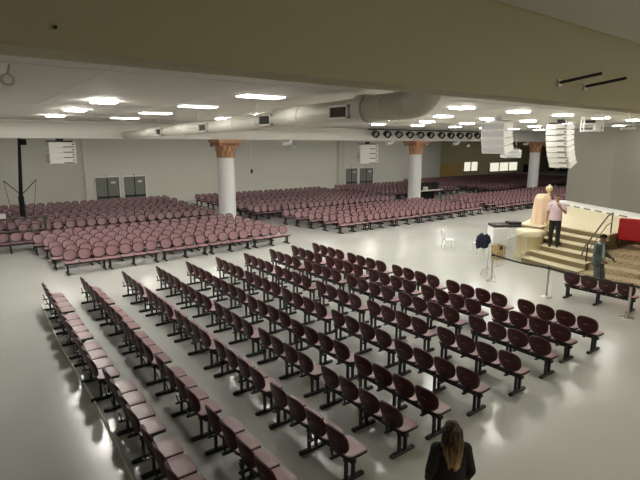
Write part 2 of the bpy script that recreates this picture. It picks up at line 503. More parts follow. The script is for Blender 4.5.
def bench_meshes(n):
    L = n * PITCH
    xs = [(i - (n - 1) / 2) * PITCH for i in range(n)]
    bm = MB().box((0, 0, 0.335), (L - 0.06, 0.075, 0.05))
    for x in xs: bracket(bm, x)
    lx = [-L / 2 + 0.12, L / 2 - 0.12] + ([0.0] if n >= 4 else [])
    return xs, bm, lx
ME['seat'] = SEAT.mesh('seat', [M['vinyl'], M['seatedge']])
ME['backrest'] = BACK.mesh('backrest', [M['vinyl'], M['shell']])
ME['badge'] = BADGE.mesh('badge', M['badge'])
ME['leg'] = leg_mb(0).mesh('leg', M['black'])
def linked(name, me, parent, loc=(0, 0, 0)):
    o = bpy.data.objects.new(name, me); COL.objects.link(o); o.parent = parent; o.location = loc
    return o
def make_bench(n, badge):
    t = empty('beam_bench')
    xs, bm, lx = bench_meshes(n)
    bm.build('beam', M['black'], t)
    for x in lx: linked('leg', ME['leg'], t, (x, 0, 0))
    for x in xs:
        linked('seat', ME['seat'], t, (x, 0, 0))
        k = linked('backrest', ME['backrest'], t, (x, 0, 0))
        if badge: linked('badge', ME['badge'], k)
    remember(t)
    return t
def merged_bench(n):
    xs, bm, lx = bench_meshes(n)
    b = MB().merge(bm, None, {0: 2})
    for x in lx: b.merge(leg_mb(x), None, {0: 2})
    for x in xs:
        T = Matrix.Translation((x, 0, 0))
        b.merge(SEAT, T); b.merge(BACK, T)
    return b
PROTO = {}
USED = set()
def place(kind, x, y, rz, label, group, cat='bench'):
    if kind not in PROTO:
        if kind[0] == 'full': PROTO[kind] = make_bench(kind[1], kind[2])
        else:
            PROTO[kind] = merged_bench(kind[1]).build('beam_bench', [M['vinyl'], M['shell'], M['black']])
            KIDS[PROTO[kind].name] = []
    p = PROTO[kind]
    o = copy_tree(p) if kind in USED else p
    USED.add(kind)
    o.location = (x, y, 0); o.rotation_euler = (0, 0, rz)
    return tag(o, label, cat, group)

# near block: ten rows facing the stage (+x)
ROWX = [1.49, 2.48, 3.63, 4.65, 5.66, 6.74, 7.77, 8.88, 9.87, 10.83]
for r, xt in enumerate(ROWX):
    nb_ = 6 if r == 1 else 5
    for b in range(nb_):
        y = 14.93 - 0.7425 - b * 2.20
        x = xt + 0.245 - (0.05 * b if r in (4, 5) else 0.0) + rnd.uniform(-0.025, 0.025)
        if r == 0 and b >= 3: x += 0.07
        y += rnd.uniform(-0.03, 0.03) + (0.1 if r == 8 else 0)
        a = PI / 2 + rnd.uniform(-0.012, 0.012) + (0.015 if r in (4, 5) else 0)
        place(('full', 4, True), x, y, a,
              'maroon bench, %s from the far aisle in near block\'s %s row from left' % (ORD[b], ORD[r]), 'maroon benches of the near block')
# front bench beside the belt posts
place(('full', 4, True), 14.66, 5.98, PI / 2 + 0.03, 'maroon four-seat bench standing alone behind the black belt barrier below the stage', 'maroon benches of the near block')

# block by the first pillar, facing the near side
for r in range(6):
    y = 19.05 + 1.06 * r
    n0 = 0
    cs = [(3.37, 3), (5.09, 4), (7.17, 4), (9.25, 4), (11.33, 4)]
    if r >= 4: cs = [(1.62, 4)] + [(3.5, 3)] + cs[1:]
    if r == 4: cs = [(3.05, 3)] + cs[2:]
    off = 0.0 if r == 0 else -0.16 - 0.05 * (r % 2)
    for b, (cx, n) in enumerate(cs):
        place(('full', n, False), cx + off + rnd.uniform(-0.03, 0.03), y + rnd.uniform(-0.03, 0.03), rnd.uniform(-0.012, 0.012),
              'mauve bench, %s from left in %s row of the block by the first pillar' % (ORD[b], ORD[r]), 'mauve benches by the first pillar')
# block between the first and second pillars
for r in range(5):
    y = 19.5 + 1.06 * r
    for b in range(6):
        place(('full', 4, False), 16.75 - 0.19 * r + b * 2.08 + rnd.uniform(-0.03, 0.03), y + rnd.uniform(-0.03, 0.03), rnd.uniform(-0.01, 0.01),
              'mauve bench, %s from left in %s row between first and second pillars' % (ORD[b], ORD[r]), 'mauve benches between the first and second pillars')
# block between the second and third pillars
for r in range(5):
    y = 19.2 + 1.06 * r
    for b in range(8):
        place(('one', 4), 30.4 + b * 2.08 + (0.35 if r % 2 else 0), y, rnd.uniform(-0.01, 0.01),
              'small mauve bench, %s from left in %s row before the third pillar' % (ORD[b], ORD[r]), 'mauve benches before the third pillar')
# dark blocks beyond the pillars
for r in range(10):
    y = 26.9 + 1.04 * r
    for b in range(6):
        if r == 0 and b == 0: continue
        place(('one', 4), 0.9 + b * 2.06 + 0.15 * (r % 2) + (0.25 if r > 6 else 0), y, rnd.uniform(-0.01, 0.01),
              'dim bench, %s from left in %s row of block before the first doors' % (ORD[b if r else b - 1], ORD[r]), 'dim benches before the first doors')
for r in range(10):
    y = 26.1 + 1.06 * r
    nn = 6 if r < 9 else 7
    for b in range(6):
        place(('one', 4), 15.4 + b * 2.06 + 0.1 * (r % 2), y, rnd.uniform(-0.01, 0.01),
              'dim bench, %s from left in %s row of dark block past first pillar' % (ORD[b], ORD[r]), 'dim benches past the first pillar')
# the farthest seating, too small and too many to tell apart
far = MB()
one = merged_bench(4)
for r in range(7):
    for b in range(5):
        far.merge(one, Matrix.Translation((29.6 + b * 2.06, 29.6 + 1.06 * r, 0)))
for r in range(11):
    for b in range(11):
        far.merge(one, Matrix.Translation((41.0 + b * 2.06 + 0.12 * (r % 2), 27.2 + 1.06 * r, 0)))
tag(far.build('beam_bench', [M['vinyl'], M['shell'], M['black']]), 'crowd of dim seating benches in the far recess behind the second and third pillars', 'bench', None, 'stuff')

# ------------------------------------------------------------------ pillars
def make_pillar():
    t = empty('pillar')
    s = MB().lathe([(0.56, 0.0), (0.56, 0.18), (0.52, 0.22), (0.54, 0.3), (0.49, 0.36)], n=36)
    s.build('base', M['white'], t)
    MB().lathe([(0.49, 0.34), (0.485, 2.0), (0.47, 3.96)], n=36).build('shaft', M['white'], t)
    c = MB()
    c.lathe([(0.47, 3.9), (0.53, 3.93), (0.53, 3.98), (0.47, 4.0), (0.48, 4.3), (0.56, 4.6), (0.68, 4.74)], n=32)
    c.box((0, 0, 4.82), (1.42, 1.42, 0.16)).box((0, 0, 4.75), (1.3, 1.3, 0.06))
    cap = c.build('capital', M['copper'], t)
    for row, (z0, h, cnt, ph) in enumerate(((4.0, 0.34, 10, 0), (4.28, 0.36, 10, 0.5))):
        for k in range(cnt):
            a = 2 * PI * (k + ph) / cnt
            lb = MB()
            pts = []
            for j in range(6):
                q = j / 5
                rr = 0.49 + 0.05 * row + (0.16 + 0.05 * row) * max(0, q - 0.4) ** 1.5 * 2
                zz = z0 + h * math.sin(min(1, q * 1.08) * PI / 2) - (0.04 if j == 5 else 0)
                w = 0.13 * (1 - 0.75 * q ** 2.2) + 0.01
                for sx in (-1, 0, 1):
                    pts.append(Vector((rr + (0.02 if sx == 0 else 0), sx * w, zz)))
            vs = [RZ(a) @ p for p in pts] + [RZ(a) @ (p - Vector((0.03, 0, 0.0))) for p in pts]
            fs = []
            for j in range(5):
                for s_ in range(2):
                    i = j * 3 + s_
                    fs.append((i, i + 1, i + 4, i + 3)); fs.append((18 + i, 18 + i + 3, 18 + i + 4, 18 + i + 1))
                fs.append((j * 3, j * 3 + 3, 18 + j * 3 + 3, 18 + j * 3)); fs.append((j * 3 + 2, 18 + j * 3 + 2, 18 + j * 3 + 5, j * 3 + 5))
            fs.append((15, 16, 34, 33)); fs.append((16, 17, 35, 34))
            lb.add(vs, fs, 0, True)
            lb.build('leaf', M['copper'], cap)
    for k in range(4):
        a = PI / 4 + k * PI / 2
        p = RZ(a) @ Vector((0.78, 0, 4.62))
        MB().ell(p, (0.12, 0.12, 0.13), 12, 8).build('volute', M['copper'], cap)
    remember(t)
    return t
pp = make_pillar()
for i, (x, y, lab) in enumerate(((12.28, 25.45, 'white round pillar with copper leaf capital, nearest, in the left block'),
                                 (28.05, 25.45, 'white round pillar with copper leaf capital, middle one, below the black spotlights'),
                                 (44.9, 25.45, 'white round pillar with copper leaf capital, farthest, beside the stage'))):
    o = pp if i == 0 else copy_tree(pp)
    o.location = (x, y, 0)
    tag(o, lab, 'pillar', 'white pillars with copper capitals')

# ------------------------------------------------------------------ air duct
t = empty('air_duct', (6.7, 0, 5.31), 0, 'long round air duct hanging under the ceiling from near beam to far beam', 'air duct')
d = MB(); R = 0.25
def duct_at(y):            # centre height offset and radius along the run
    k = [(5.0, 0.0, 0.25), (10.7, -0.05, 0.245), (11.6, -0.10, 0.205), (17.0, -0.16, 0.195), (24.9, -0.24, 0.175)]
    for (a, za, ra), (b, zb, rb) in zip(k, k[1:]):
        if y <= b: q = (y - a) / (b - a); return za + (zb - za) * q, ra + (rb - ra) * q
    return k[-1][1:]
yy = [7.45 + 17.4 * q / 40 for q in range(41)]
d.tube([(0, y, duct_at(y)[0]) for y in yy], [duct_at(y)[1] for y in yy], 28)
for y in (9.6, 10.7, 11.6, 13.0, 17.0, 21.0):
    z_, r_d = duct_at(y); d.cyl((0, y, z_), (0, y + 0.05, z_), r_d + 0.012, None, 28)
d.build('pipe', M['duct'], t)
f = MB(); path = []; rs = []
for k in range(64):
    path.append((0, 7.42 - 1.2 * k / 63, 0)); rs.append(R - 0.012 + 0.02 * math.sin(k * 2 * PI / 5.8))
f.tube(path, rs, 28); f.build('flexible_hose', M['duct'], t)
MB().cyl((0, 7.35, 0), (0, 7.62, 0), R + 0.03, R + 0.03, 28).build('collar', M['duct'], t)
e = MB(); path = []
for k in range(11):
    a = PI / 2 * k / 10
    path.append((0, 6.24 - 0.5 * math.sin(a), 0.5 * (1 - math.cos(a))))
e.tube(path[:10], R + 0.005, 28); e.build('elbow', M['duct'], t)
for y in (7.98, 11.0, 15.0, 19.3):
    g = empty('grille', (-duct_at(y)[1] + 0.03, y, duct_at(y)[0] - 0.02)); g.parent = t
    fr = MB()
    w, h = (0.62, 0.27)
    fr.span((-0.09, -w / 2, -h / 2), (-0.0, w / 2, -h / 2 + 0.035)).span((-0.09, -w / 2, h / 2 - 0.035), (0, w / 2, h / 2)).span((-0.09, -w / 2, -h / 2), (0, -w / 2 + 0.04, h / 2)).span((-0.09, w / 2 - 0.04, -h / 2), (0, w / 2, h / 2))
    fr.build('grille_frame', M['white_beam'], g)
    sl = MB().span((-0.045, -w / 2 + 0.03, -h / 2 + 0.02), (-0.03, w / 2 - 0.03, h / 2 - 0.02))
    for k in range(8): sl.box((-0.06, 0, -h / 2 + 0.045 + k * 0.026), (0.03, w - 0.08, 0.004), RY(0.6))
    sl.build('louvre', M['grille'], g)
for y in (9.2, 11.9, 15.9, 20.0):
    MB().cyl((0, y, duct_at(y)[0] + duct_at(y)[1]), (0, y, CEIL - 5.31), 0.006, None, 6).build('hanger', M['chrome'], t)

# conduit along the far beam and small fittings
tag(MB().cyl((-11, 24.9, 5.6), (60, 24.9, 5.6), 0.03, None, 8).build('conduit_pipe', M['duct']), 'thin grey conduit running along the top of the white far beam', 'pipe')
def elbow(x, lab):
    pth = [(0, 0, 0.12), (0, 0, 0.02), (-0.02, -0.03, -0.06), (-0.12, -0.06, -0.12), (-0.45, -0.08, -0.13)]
    o = MB().tube([(0, 0, 0.1), (0, 0, 0.0), (-0.06, 0, -0.08), (-0.16, 0, -0.12), (-0.62, 0, -0.14)], 0.11, 12).build('pipe_elbow', M['white_plastic'], None, (x, 25.2, 4.82))
    tag(o, lab, 'pipe', 'white pipe elbows under the far beam')
for x, l in ((16.5, 'white pipe elbow under the far beam, nearest the first pillar'), (25.3, 'white pipe elbow under the far beam, just left of the middle pillar'),
             (32.8, 'white pipe elbow under the far beam, just right of the middle pillar'), (43.0, 'white pipe elbow under the far beam beside the farthest pillar')):
    elbow(x, l)
def pendant(x, y, z, lab):
    t = empty('pendant_lamp', (x, y, z), 0, lab, 'lamp', 'small white pendants')
    MB().lathe([(0.03, 0.22), (0.05, 0.18), (0.15, 0.02), (0.16, 0.0), (0.02, 0.03)], n=16).build('lamp_shade', M['white'], t)
    MB().cyl((0, 0, 0.2), (0, 0, 4.9 - z), 0.012, None, 6).build('cord', M['blackp'], t)
pendant(16.9, 25.4, 4.4, 'small white pendant lamp under the far beam between first and middle pillars')
pendant(34.4, 25.4, 4.45, 'small white pendant lamp under the far beam past the middle pillar')
t = empty('hanging_microphone', (13.9, 25.4, 2.95), 0, 'thin black hanging microphone rod under the far beam beside the first pillar', 'microphone')
MB().cyl((0, 0, 0.2), (0, 0, 1.95), 0.035, None, 8).build('rod', M['wall_dark'], t)
MB().lathe([(0.02, 0), (0.07, 0.04), (0.07, 0.2), (0.03, 0.26)], n=12).build('head', M['blackp'], t)

# spotlights on the far beam
tag(MB().box((28.4, 24.55, 5.64), (12.2, 0.07, 0.07)).build('lighting_bar', M['black']), 'long black lighting bar above the row of spotlights', 'lighting bar')
def make_spot():
    t = empty('spotlight')
    MB().lathe([(0.10, -0.32), (0.20, -0.2), (0.24, 0.0), (0.24, 0.14), (0.19, 0.14), (0.16, 0.02)], n=20).build('housing', M['black'], t)
    MB().lathe([(0.001, 0.05), (0.17, 0.06), (0.17, 0.03)], n=20).build('lens', M['spotglass'], t)
    MB().box((-0.27, 0, 0), (0.025, 0.06, 0.32)).box((0.27, 0, 0), (0.025, 0.06, 0.32)).box((0, 0.15, 0.0), (0.56, 0.025, 0.06)).build('yoke', M['black'], t)
    for ch in t.children: ch.rotation_euler = (math.radians(108), 0, 0)
    remember(t)
    return t
sp = make_spot()
for i in range(11):
    o = sp if i == 0 else copy_tree(sp)
    o.location = (22.9 + i * 1.12 + (0.12 if i > 5 else 0), 24.45, 5.33)
    o.rotation_euler = (0, 0, rnd.uniform(-0.35, 0.1))
    tag(o, 'black round spotlight on the far beam bar, %s from the left' % ORD[i], 'spotlight', 'black spotlights on the far beam')

# ------------------------------------------------------------------ hung loudspeaker arrays
def line_array(loc, rz, n, w, h, d, tilt0, dtilt, lab, hang, slots=False, grille='spkgrille'):
    t = empty('line_array_speaker', loc, rz, lab, 'loudspeaker', 'white hung loudspeakers')
    f = MB()
    f.box((0, 0, 0.05), (w * 0.9, 0.05, 0.06)).box((-w * 0.4, 0.02, 0.05), (0.05, d, 0.05)).box((w * 0.4, 0.02, 0.05), (0.05, d, 0.05)).box((0, 0, 0.13), (0.3, 0.12, 0.14))
    f.build('rigging_frame', M['blackp' if slots else 'spkgrille'], t)
    for sx in (-0.35, 0.35):
        MB().cyl((sx * w, 0, 0.06), (sx * w * 0.5, 0, hang), 0.012, None, 6).build('chain', M['chrome'], t)
    p = Vector((0, 0, 0)); a = tilt0
    for k in range(n):
        r = RX(a)
        c = MB()
        hw, hd = w / 2, d / 2
        hb = h * 0.5 - 0.006; hr = hb * 0.8
        vs = [(-hw, -hd, -hb), (hw, -hd, -hb), (hw, -hd, hb), (-hw, -hd, hb), (-hw * 0.94, hd, -hr), (hw * 0.94, hd, -hr), (hw * 0.94, hd, hr), (-hw * 0.94, hd, hr)]
        ctr = p + r @ Vector((0, 0, -h / 2))
        vs = [ctr + r @ Vector(v) for v in vs]
        c.add(vs, [(0, 1, 2, 3), (5, 4, 7, 6), (4, 0, 3, 7), (1, 5, 6, 2), (3, 2, 6, 7), (4, 5, 1, 0)])
        cab = c.build('cabinet', M['spk'], t)
        g = MB().box(ctr + r @ Vector((0, -hd - 0.006, 0)), (w * 0.93, 0.02, h * 0.78), r)
        gg = g.build('front_grille', M[grille], cab)
        if slots:
            s_ = MB()
            s_.box(ctr + r @ Vector((w * 0.22, -hd - 0.018, -h * 0.36)), (w * 0.4, 0.02, h * 0.16), r)
            s_.box(ctr + r @ Vector((w * 0.40, -hd - 0.018, h * 0.1)), (w * 0.07, 0.02, h * 0.25), r)
            s_.build('rigging_slot', M['grille'], cab)
        p = p + r @ Vector((0, 0, -h)); a += dtilt
    return t
line_array((17.7, 11.75, 5.5), math.radians(-93), 4, 1.1, 0.30, 0.6, math.radians(4), math.radians(2.5), 'large white four-box loudspeaker stack hung above the aisle before the far pillar', 0.2)
line_array((21.5, 11.1, 5.5), math.radians(-98), 8, 1.05, 0.235, 0.5, math.radians(-1), math.radians(4.2), 'white curved eight-box loudspeaker array hung at the grey stage panel', 0.24, True, 'spk')
line_array((3.9, 25.35, 4.72), math.radians(12), 4, 1.15, 0.235, 0.55, 0, 0.02, 'small white loudspeaker stack under the far beam above the left block', 0.2, True, 'spk')
line_array((22.95, 25.3, 4.62), math.radians(-18), 4, 1.35, 0.32, 0.7, 0, 0.0, 'small white loudspeaker stack under the far beam left of the middle pillar', 0.28, True, 'spk')
line_array((27.3, 17.05, 4.3), math.radians(-20), 2, 1.15, 0.24, 0.5, 0, 0.02, 'small white two-box loudspeaker hung behind the large white stack', 1.4, False)
line_array((0.05, 18.3, 4.95), math.radians(-40), 5, 1.2, 0.3, 0.6, math.radians(2), math.radians(7), 'white curved loudspeaker array hanging at the left edge above the floor', 0.75, False, 'spk')
# clear framed rig by the near beam, with its sling
t = empty('flown_rig', (18.9, 8.6, 5.1), math.radians(-50), 'white and black framed rigging box hung at the ceiling before the stage panel', 'rig')
fr = MB()
for sx in (-0.32, 0.32):
    for sy in (-0.2, 0.2): fr.box((sx, sy, 0.25), (0.035, 0.035, 0.55))
for z in (0.02, 0.26, 0.5): fr.box((0, -0.2, z), (0.68, 0.04, 0.05)).box((0, 0.2, z), (0.68, 0.04, 0.05))
fr.build('frame', M['spk'], t)
MB().bbox((-0.12, -0.02, 0.33), (0.36, 0.3, 0.12), 0.02).build('winch', M['blackp'], t)
MB().bbox((0.18, 0.02, 0.14), (0.2, 0.28, 0.22), 0.02).build('motor_box', M['spk'], t)
MB().cyl((0, 0, 0.5), (0, 0, 0.6), 0.02, None, 8).build('hanger', M['chrome'], t)
t = empty('lifting_sling', (17.55, 6.85, 5.15), math.radians(-50), 'two-legged steel lifting sling hanging from the ceiling by the near beam', 'sling')
MB().tube([(-0.16, 0, 0), (0, 0, 0.3), (0.16, 0, 0)], 0.016, 8).build('rope', M['chrome'], t)
MB().cyl((0, 0, 0.28), (0, 0, 0.55), 0.016, None, 8).build('shackle', M['chrome'], t)
MB().box((0, 0, -0.03), (0.42, 0.12, 0.07)).build('lifting_bar', M['spk'], t)
for i, (x, z) in enumerate(((4.56, 5.165), (5.06, 5.165))):
    t = empty('wall_rod', (x, 2.42, z), 0, ('%s black rod sticking out of the near beam face' % ('left hand', 'right hand')[i]), 'rod', 'black rods on the near beam')
    dx = 0.03
    MB().cyl((0, 0, 0), (dx + 0.02, -0.36, 0.05), 0.014, None, 8).build('bar', M['blackp'], t)
    MB().cyl((0, 0.0, 0), (0, -0.02, 0), 0.035, None, 12).build('socket', M['chrome'], t)
for i, (x, y, z) in enumerate(((0.33, 2.42, 5.31), (0.40, 2.42, 5.09))):
    tag(MB().cyl((0, 0, 0), (0, -0.012, 0), 0.008, None, 8).build('bolt', M['blackp'], None, (x, y, z)), ('upper', 'lower')[i] + ' small dark bolt head in the near beam face', 'bolt', 'bolts in the near beam')
t = empty('ceiling_hook', (0.68, 8.0, 5.45), 0, 'small dark ring hanging from a rod on the ceiling at far left', 'hook')
MB().cyl((0, 0, 0.08), (0.06, 0.25, 0.25), 0.012, None, 8).build('rod', M['wall_dark'], t)
MB().tube([(0.07 * math.cos(k * PI / 8), 0, 0.02 + 0.07 * math.sin(k * PI / 8)) for k in range(17)], 0.018, 8).build('ring', M['wall_dark'], t)

# black mast with braces at the left
t = empty('black_mast', (2.55, 30.4, 0), 0, 'tall black mast with angled wire braces standing in the dark left block', 'mast')
MB().cyl((0, 0, 0), (0.0, 0, 1.9), 0.14, None, 10).cyl((0, 0, 1.9), (0.22, -0.1, 5.0), 0.10, 0.07, 10).build('pole', M['black'], t)
MB().box((0.35, -0.1, 4.75), (0.35, 0.2, 0.3)).build('head', M['black'], t)
for s_ in (-1, 1):
    MB().tube([(0.03, 0, 1.95), (s_ * 0.75 + 0.05, 0, 2.75)], 0.025, 6).build('brace', M['black'], t)
    MB().tube([(s_ * 0.75 + 0.05, 0, 2.75), (s_ * 0.45, 0, 0.6)], 0.012, 6).build('wire', M['black'], t)

# ------------------------------------------------------------------ railing at the left and sound desk
t = empty('guard_rail', (0, 25.75, 0), 0, 'grey metal guard rail behind the left end of the mauve benches', 'railing')
r_ = MB()
r_.cyl((-1.6, 0, 1.3), (3.0, 0, 1.3), 0.03, None, 8).cyl((-1.6, 0, 0.72), (3.0, 0, 0.72), 0.025, None, 8)
r_.build('rail', M['dimsteel'], t)
for x in (-1.6, 0.2, 1.5, 2.45): MB().cyl((x, 0, 0), (x, 0, 1.3), 0.028, None, 8).build('post', M['dimsteel'], t)
MB().box((3.0, 0, 0.68), (0.14, 0.08, 1.36)).build('end_post', M['dimsteel'], t)
tag(MB().bbox((0, 0, 0.0), (0.32, 0.02, 0.22), 0.004).build('paper_notice', M['paper'], None, (1.32, 25.69, 1.46)), 'small white paper notice on the guard rail at far left', 'notice')

t = empty('sound_desk', (30.5, 26.2, 0), 0, 'dark sound desk with equipment frames behind the middle pillar', 'desk')
MB().box((0, 0, 1.0), (2.6, 0.9, 0.06)).build('desk_top', M['white_beam'], t)
for x in (-1.2, 1.2):
    for y in (-0.38, 0.38): MB().box((x, y, 0.49), (0.06, 0.06, 0.97)).build('leg', M['black'], t)
MB().box((0, 0.40, 0.55), (2.4, 0.03, 0.8)).build('modesty_panel', M['black'], t)
for i, x in enumerate((-0.8, 0.1, 0.9)):
    tag(MB().bbox((0, 0, 0.3), (0.55, 0.3, 0.6), 0.02).box((0, -0.16, 0.3), (0.48, 0.02, 0.5)).build('equipment_case', M['blackp'], None, (30.5 + x, 26.25, 1.03)),
        'black equipment case on the sound desk, %s from the left' % ORD[i], 'case', 'cases on the sound desk')
tag(MB().bbox((0, 0, 0.15), (0.35, 0.25, 0.3), 0.02).build('white_box', M['paper'], None, (29.8, 25.86, 1.03)), 'small white box at the left front of the sound desk', 'box')

# ------------------------------------------------------------------ stage
ZS = 1.3; RI = ZS / 6
CX, CY, R0, TR = 32.0, 6.0, 14.9, 0.43
def arc(Rr, y0, y1, n=14):
    pts = []
    for i in range(n + 1):
        y = y0 + (y1 - y0) * i / n
        pts.append((CX - math.sqrt(Rr * Rr - (y - CY) ** 2), y))
    return pts
YD, YL = 7.75, 10.25          # the divider by the hand rail, and the left end of the cream steps
tst = empty('stage', (0, 0, 0), 0, 'cream stone stage with curved steps and a rounded left corner', 'stage')
for k in range(5):
    a = arc(R0 - TR * k, YD, YL)
    b = arc(R0 - TR * (k + 1), YL, YD)
    s_ = MB(); z0, z1 = 0.0, RI * (k + 1)
    s_.prism(a + arc(R0 - TR * 5 - 0.05, YL, YD), 0.0 if k == 0 else RI * k, z1 - 0.035, 0, 0)
    st = s_.build('step', [M['riser']], tst)
    a2 = arc(R0 - TR * k + 0.03, YD, YL)
    MB().prism(a2 + arc(R0 - TR * (k + 1) - 0.02, YL, YD), z1 - 0.035, z1).build('tread', M['cream_light'], st)
top = arc(R0 - TR * 5, YD, YL)
plat = top + [(19.05, YL), (19.0, 11.1), (19.3, 11.25), (28.65, 14.15), (21.95, 2.45), (21.3, 2.45), (21.3, YD)]
fl = MB().prism(plat, 0.0, ZS - 0.05)
fl.build('platform', M['riser'], tst)
MB().prism(plat, ZS - 0.05, ZS).build('stage_floor', M['cream_light'], tst)
# rounded left corner
bx, by, br = 18.6, 10.46, 0.52
cn = MB().lathe([(br + 0.05, 0), (br + 0.05, 0.12), (br, 0.14), (br, 0.9), (br + 0.03, 0.93), (br + 0.03, 0.97)], (bx, by, 0), 40)
cn.build('corner_drum', M['cream'], tst)
MB().lathe([(br + 0.03, 0.96), (br + 0.05, 1.0), (br + 0.05, 1.14), (br + 0.02, 1.17)], (bx, by, 0), 40).build('corner_cap', M['cream_light'], tst)
# sloping cheek wall beside the steps
ck = MB()
x0, x1 = 17.9, 19.6
vs = [(x0, YL - 0.02, 0), (x1, YL - 0.02, 0), (x1, YL - 0.02, ZS + 0.12), (x0 + 0.25, YL - 0.02, 0.42), (x0, YL - 0.02, 0.32)]
vs += [(x, y + 0.2, z) for x, y, z in vs]
ck.add(vs, [(0, 1, 2, 3, 4), (9, 8, 7, 6, 5), (0, 4, 9, 5), (1, 6, 7, 2), (2, 7, 8, 3), (3, 8, 9, 4), (0, 5, 6, 1)])
ck.build('cheek_wall', M['cream'], tst)
# broad speckled steps right of the hand rail, with a lower landing
for k in range(4):
    x0 = 17.25 + 0.6 * k
    MB().prism([(x0, -3), (x0, YD - 0.01), (21.32, YD - 0.01), (21.32, -3)], 0.18 * k, 0.18 * (k + 1)).build('broad_step', M['speckle'], tst)
# low white riser strip with dark slots along the foot of the panel
pa, pb = Vector((28.4, 14.0)), Vector((21.2, 1.4))
dv = (pb - pa).normalized(); nv = Vector((dv.y, -dv.x))
ang = math.atan2(dv.y, dv.x)
def along(s, off): q = pa + dv * s + nv * off; return q.x, q.y
if (Vector((0, 0)) - pa).dot(nv) < 0: nv = -nv
L = (pb - pa).length
c_ = along(L / 2, 0.45)
MB().box((c_[0], c_[1], ZS + 0.06), (L, 0.9, 0.12), RZ(ang)).build('back_tier', M['white'], tst)
for k in range(7):
    c_ = along(0.7 + k * 0.85, 0.905)
    MB().box((c_[0], c_[1], ZS + 0.035), (0.5, 0.03, 0.06), RZ(ang)).build('tier_slot', M['grille'], tst)

# tall grey panel behind the stage
t = empty('backdrop_wall', (0, 0, 0), 0, 'tall plain grey panel wall rising behind the stage', 'panel')
for k in range(4):
    seg = L / 4
    c_ = along(seg * (k + 0.5), -0.06)
    MB().box((c_[0], c_[1], (ZS + 5.5) / 2 + 0.0), (seg - 0.006, 0.12, 5.5 - ZS), RZ(ang)).build('sheet', M['panel'] if k == 0 else M['panel2'], t)
c_ = along(L / 2, -0.03)
MB().box((c_[0], c_[1], 5.5), (L, 0.16, 0.05), RZ(ang)).build('top_rail', M['panel'], t)

# hand rail down the steps
t = empty('hand_rail', (0, 0, 0), 0, 'thin steel hand rail running down the curved steps beside the red sofa', 'hand rail')
p = [(19.7, YD + 0.1, ZS + 0.78), (19.3, YD + 0.1, ZS + 0.7), (17.9, YD + 0.1, 1.15), (17.65, YD + 0.1, 1.0), (17.5, YD + 0.1, 0.7)]
MB().tube(p, 0.028, 8).build('rail', M['dimsteel'], t)
MB().tube([(19.7, YD + 0.1, ZS + 0.42), (19.3, YD + 0.1, ZS + 0.34), (17.9, YD + 0.1, 0.8)], 0.018, 8).build('lower_rail', M['dimsteel'], t)
for x, z, zt in ((17.9, RI * 2, 1.14), (19.68, ZS, ZS + 0.78)):
    MB().cyl((x, YD + 0.1, z), (x, YD + 0.1, zt), 0.024, None, 8).build('post', M['black'], t)

# draped stand with gilt top on the corner
t = empty('draped_stand', (19.88, 10.74, ZS), 0, 'tall stand draped in peach cloth at the stage\'s left corner', 'stand')
dr = MB(); n = 48; rows = []
for k in range(13):
    q = k / 12
    z = 1.22 * (1 - q)
    base = 0.36 + 0.08 * q
    if k == 0: base = 0.27
    if k == 1: base = 0.345
    ring = []
    for i in range(n):
        a = 2 * PI * i / n
        fold = 0.035 * q * math.sin(a * 9 + 0.7 * math.sin(3 * a)) + 0.018 * q * math.sin(a * 17 + 1)
        rr = base + fold
        ring.append((rr * math.cos(a) * 0.95, rr * math.sin(a) * 0.85, z + (0.02 if k == 0 else 0)))
    rows.append(ring)
vs = [p for r in rows for p in r]
for k in range(12): dr.add(vs, [(k * n + i, (k + 1) * n + i, (k + 1) * n + (i + 1) % n, k * n + (i + 1) % n) for i in range(n)], 0, True)
dr.add(vs, [tuple(range(n))], 0, True)
dr.build('cloth', M['peach'], t)
MB().cyl((0, 0, 0), (0, 0, 1.2), 0.12, None, 16).build('post', M['darkwood'], t)
t2 = empty('gilt_urn', (20.06, 10.6, ZS + 1.25), 0, 'pale gold lidded urn on top of the peach draped stand', 'urn')
MB().lathe([(0.09, 0), (0.1, 0.02), (0.04, 0.05), (0.05, 0.09), (0.13, 0.17), (0.14, 0.24), (0.11, 0.27)], n=20).build('bowl', M['gold'], t2)
MB().lathe([(0.13, 0.27), (0.13, 0.29), (0.08, 0.35), (0.02, 0.37), (0.03, 0.4), (0.005, 0.43)], n=20).build('lid', M['cream_light'], t2)

# red sofa on the landing
t = empty('red_sofa', (20.5, 6.74, 0.72), math.radians(-78 + 180), 'red upholstered sofa with dark legs on the stage landing, seen from behind', 'sofa')
# local: back towards +Y
MB().bbox((0, 0, 0.42), (2.1, 0.75, 0.2), 0.03).build('seat', M['red'], t)
MB().bbox((0, 0.36, 0.75), (2.1, 0.14, 0.84), 0.04).build('backrest', M['red'], t)
for s_ in (-1, 1):
    MB().bbox((s_ * 1.0, -0.02, 0.56), (0.14, 0.76, 0.48), 0.04).build('armrest', M['red'], t)
    for y in (-0.3, 0.36): MB().cyl((s_ * 0.98, y, 0), (s_ * 0.98, y, 0.36), 0.026, 0.035, 8).build('leg', M['darkwood'], t)
MB().cyl((-0.2, 0.36, 0), (-0.2, 0.36, 0.36), 0.026, 0.035, 8).build('leg', M['darkwood'], t)
for s_ in (-0.5, 0.5): MB().bbox((s_, -0.06, 0.55), (0.9, 0.66, 0.12), 0.04).build('cushion', M['red'], t)

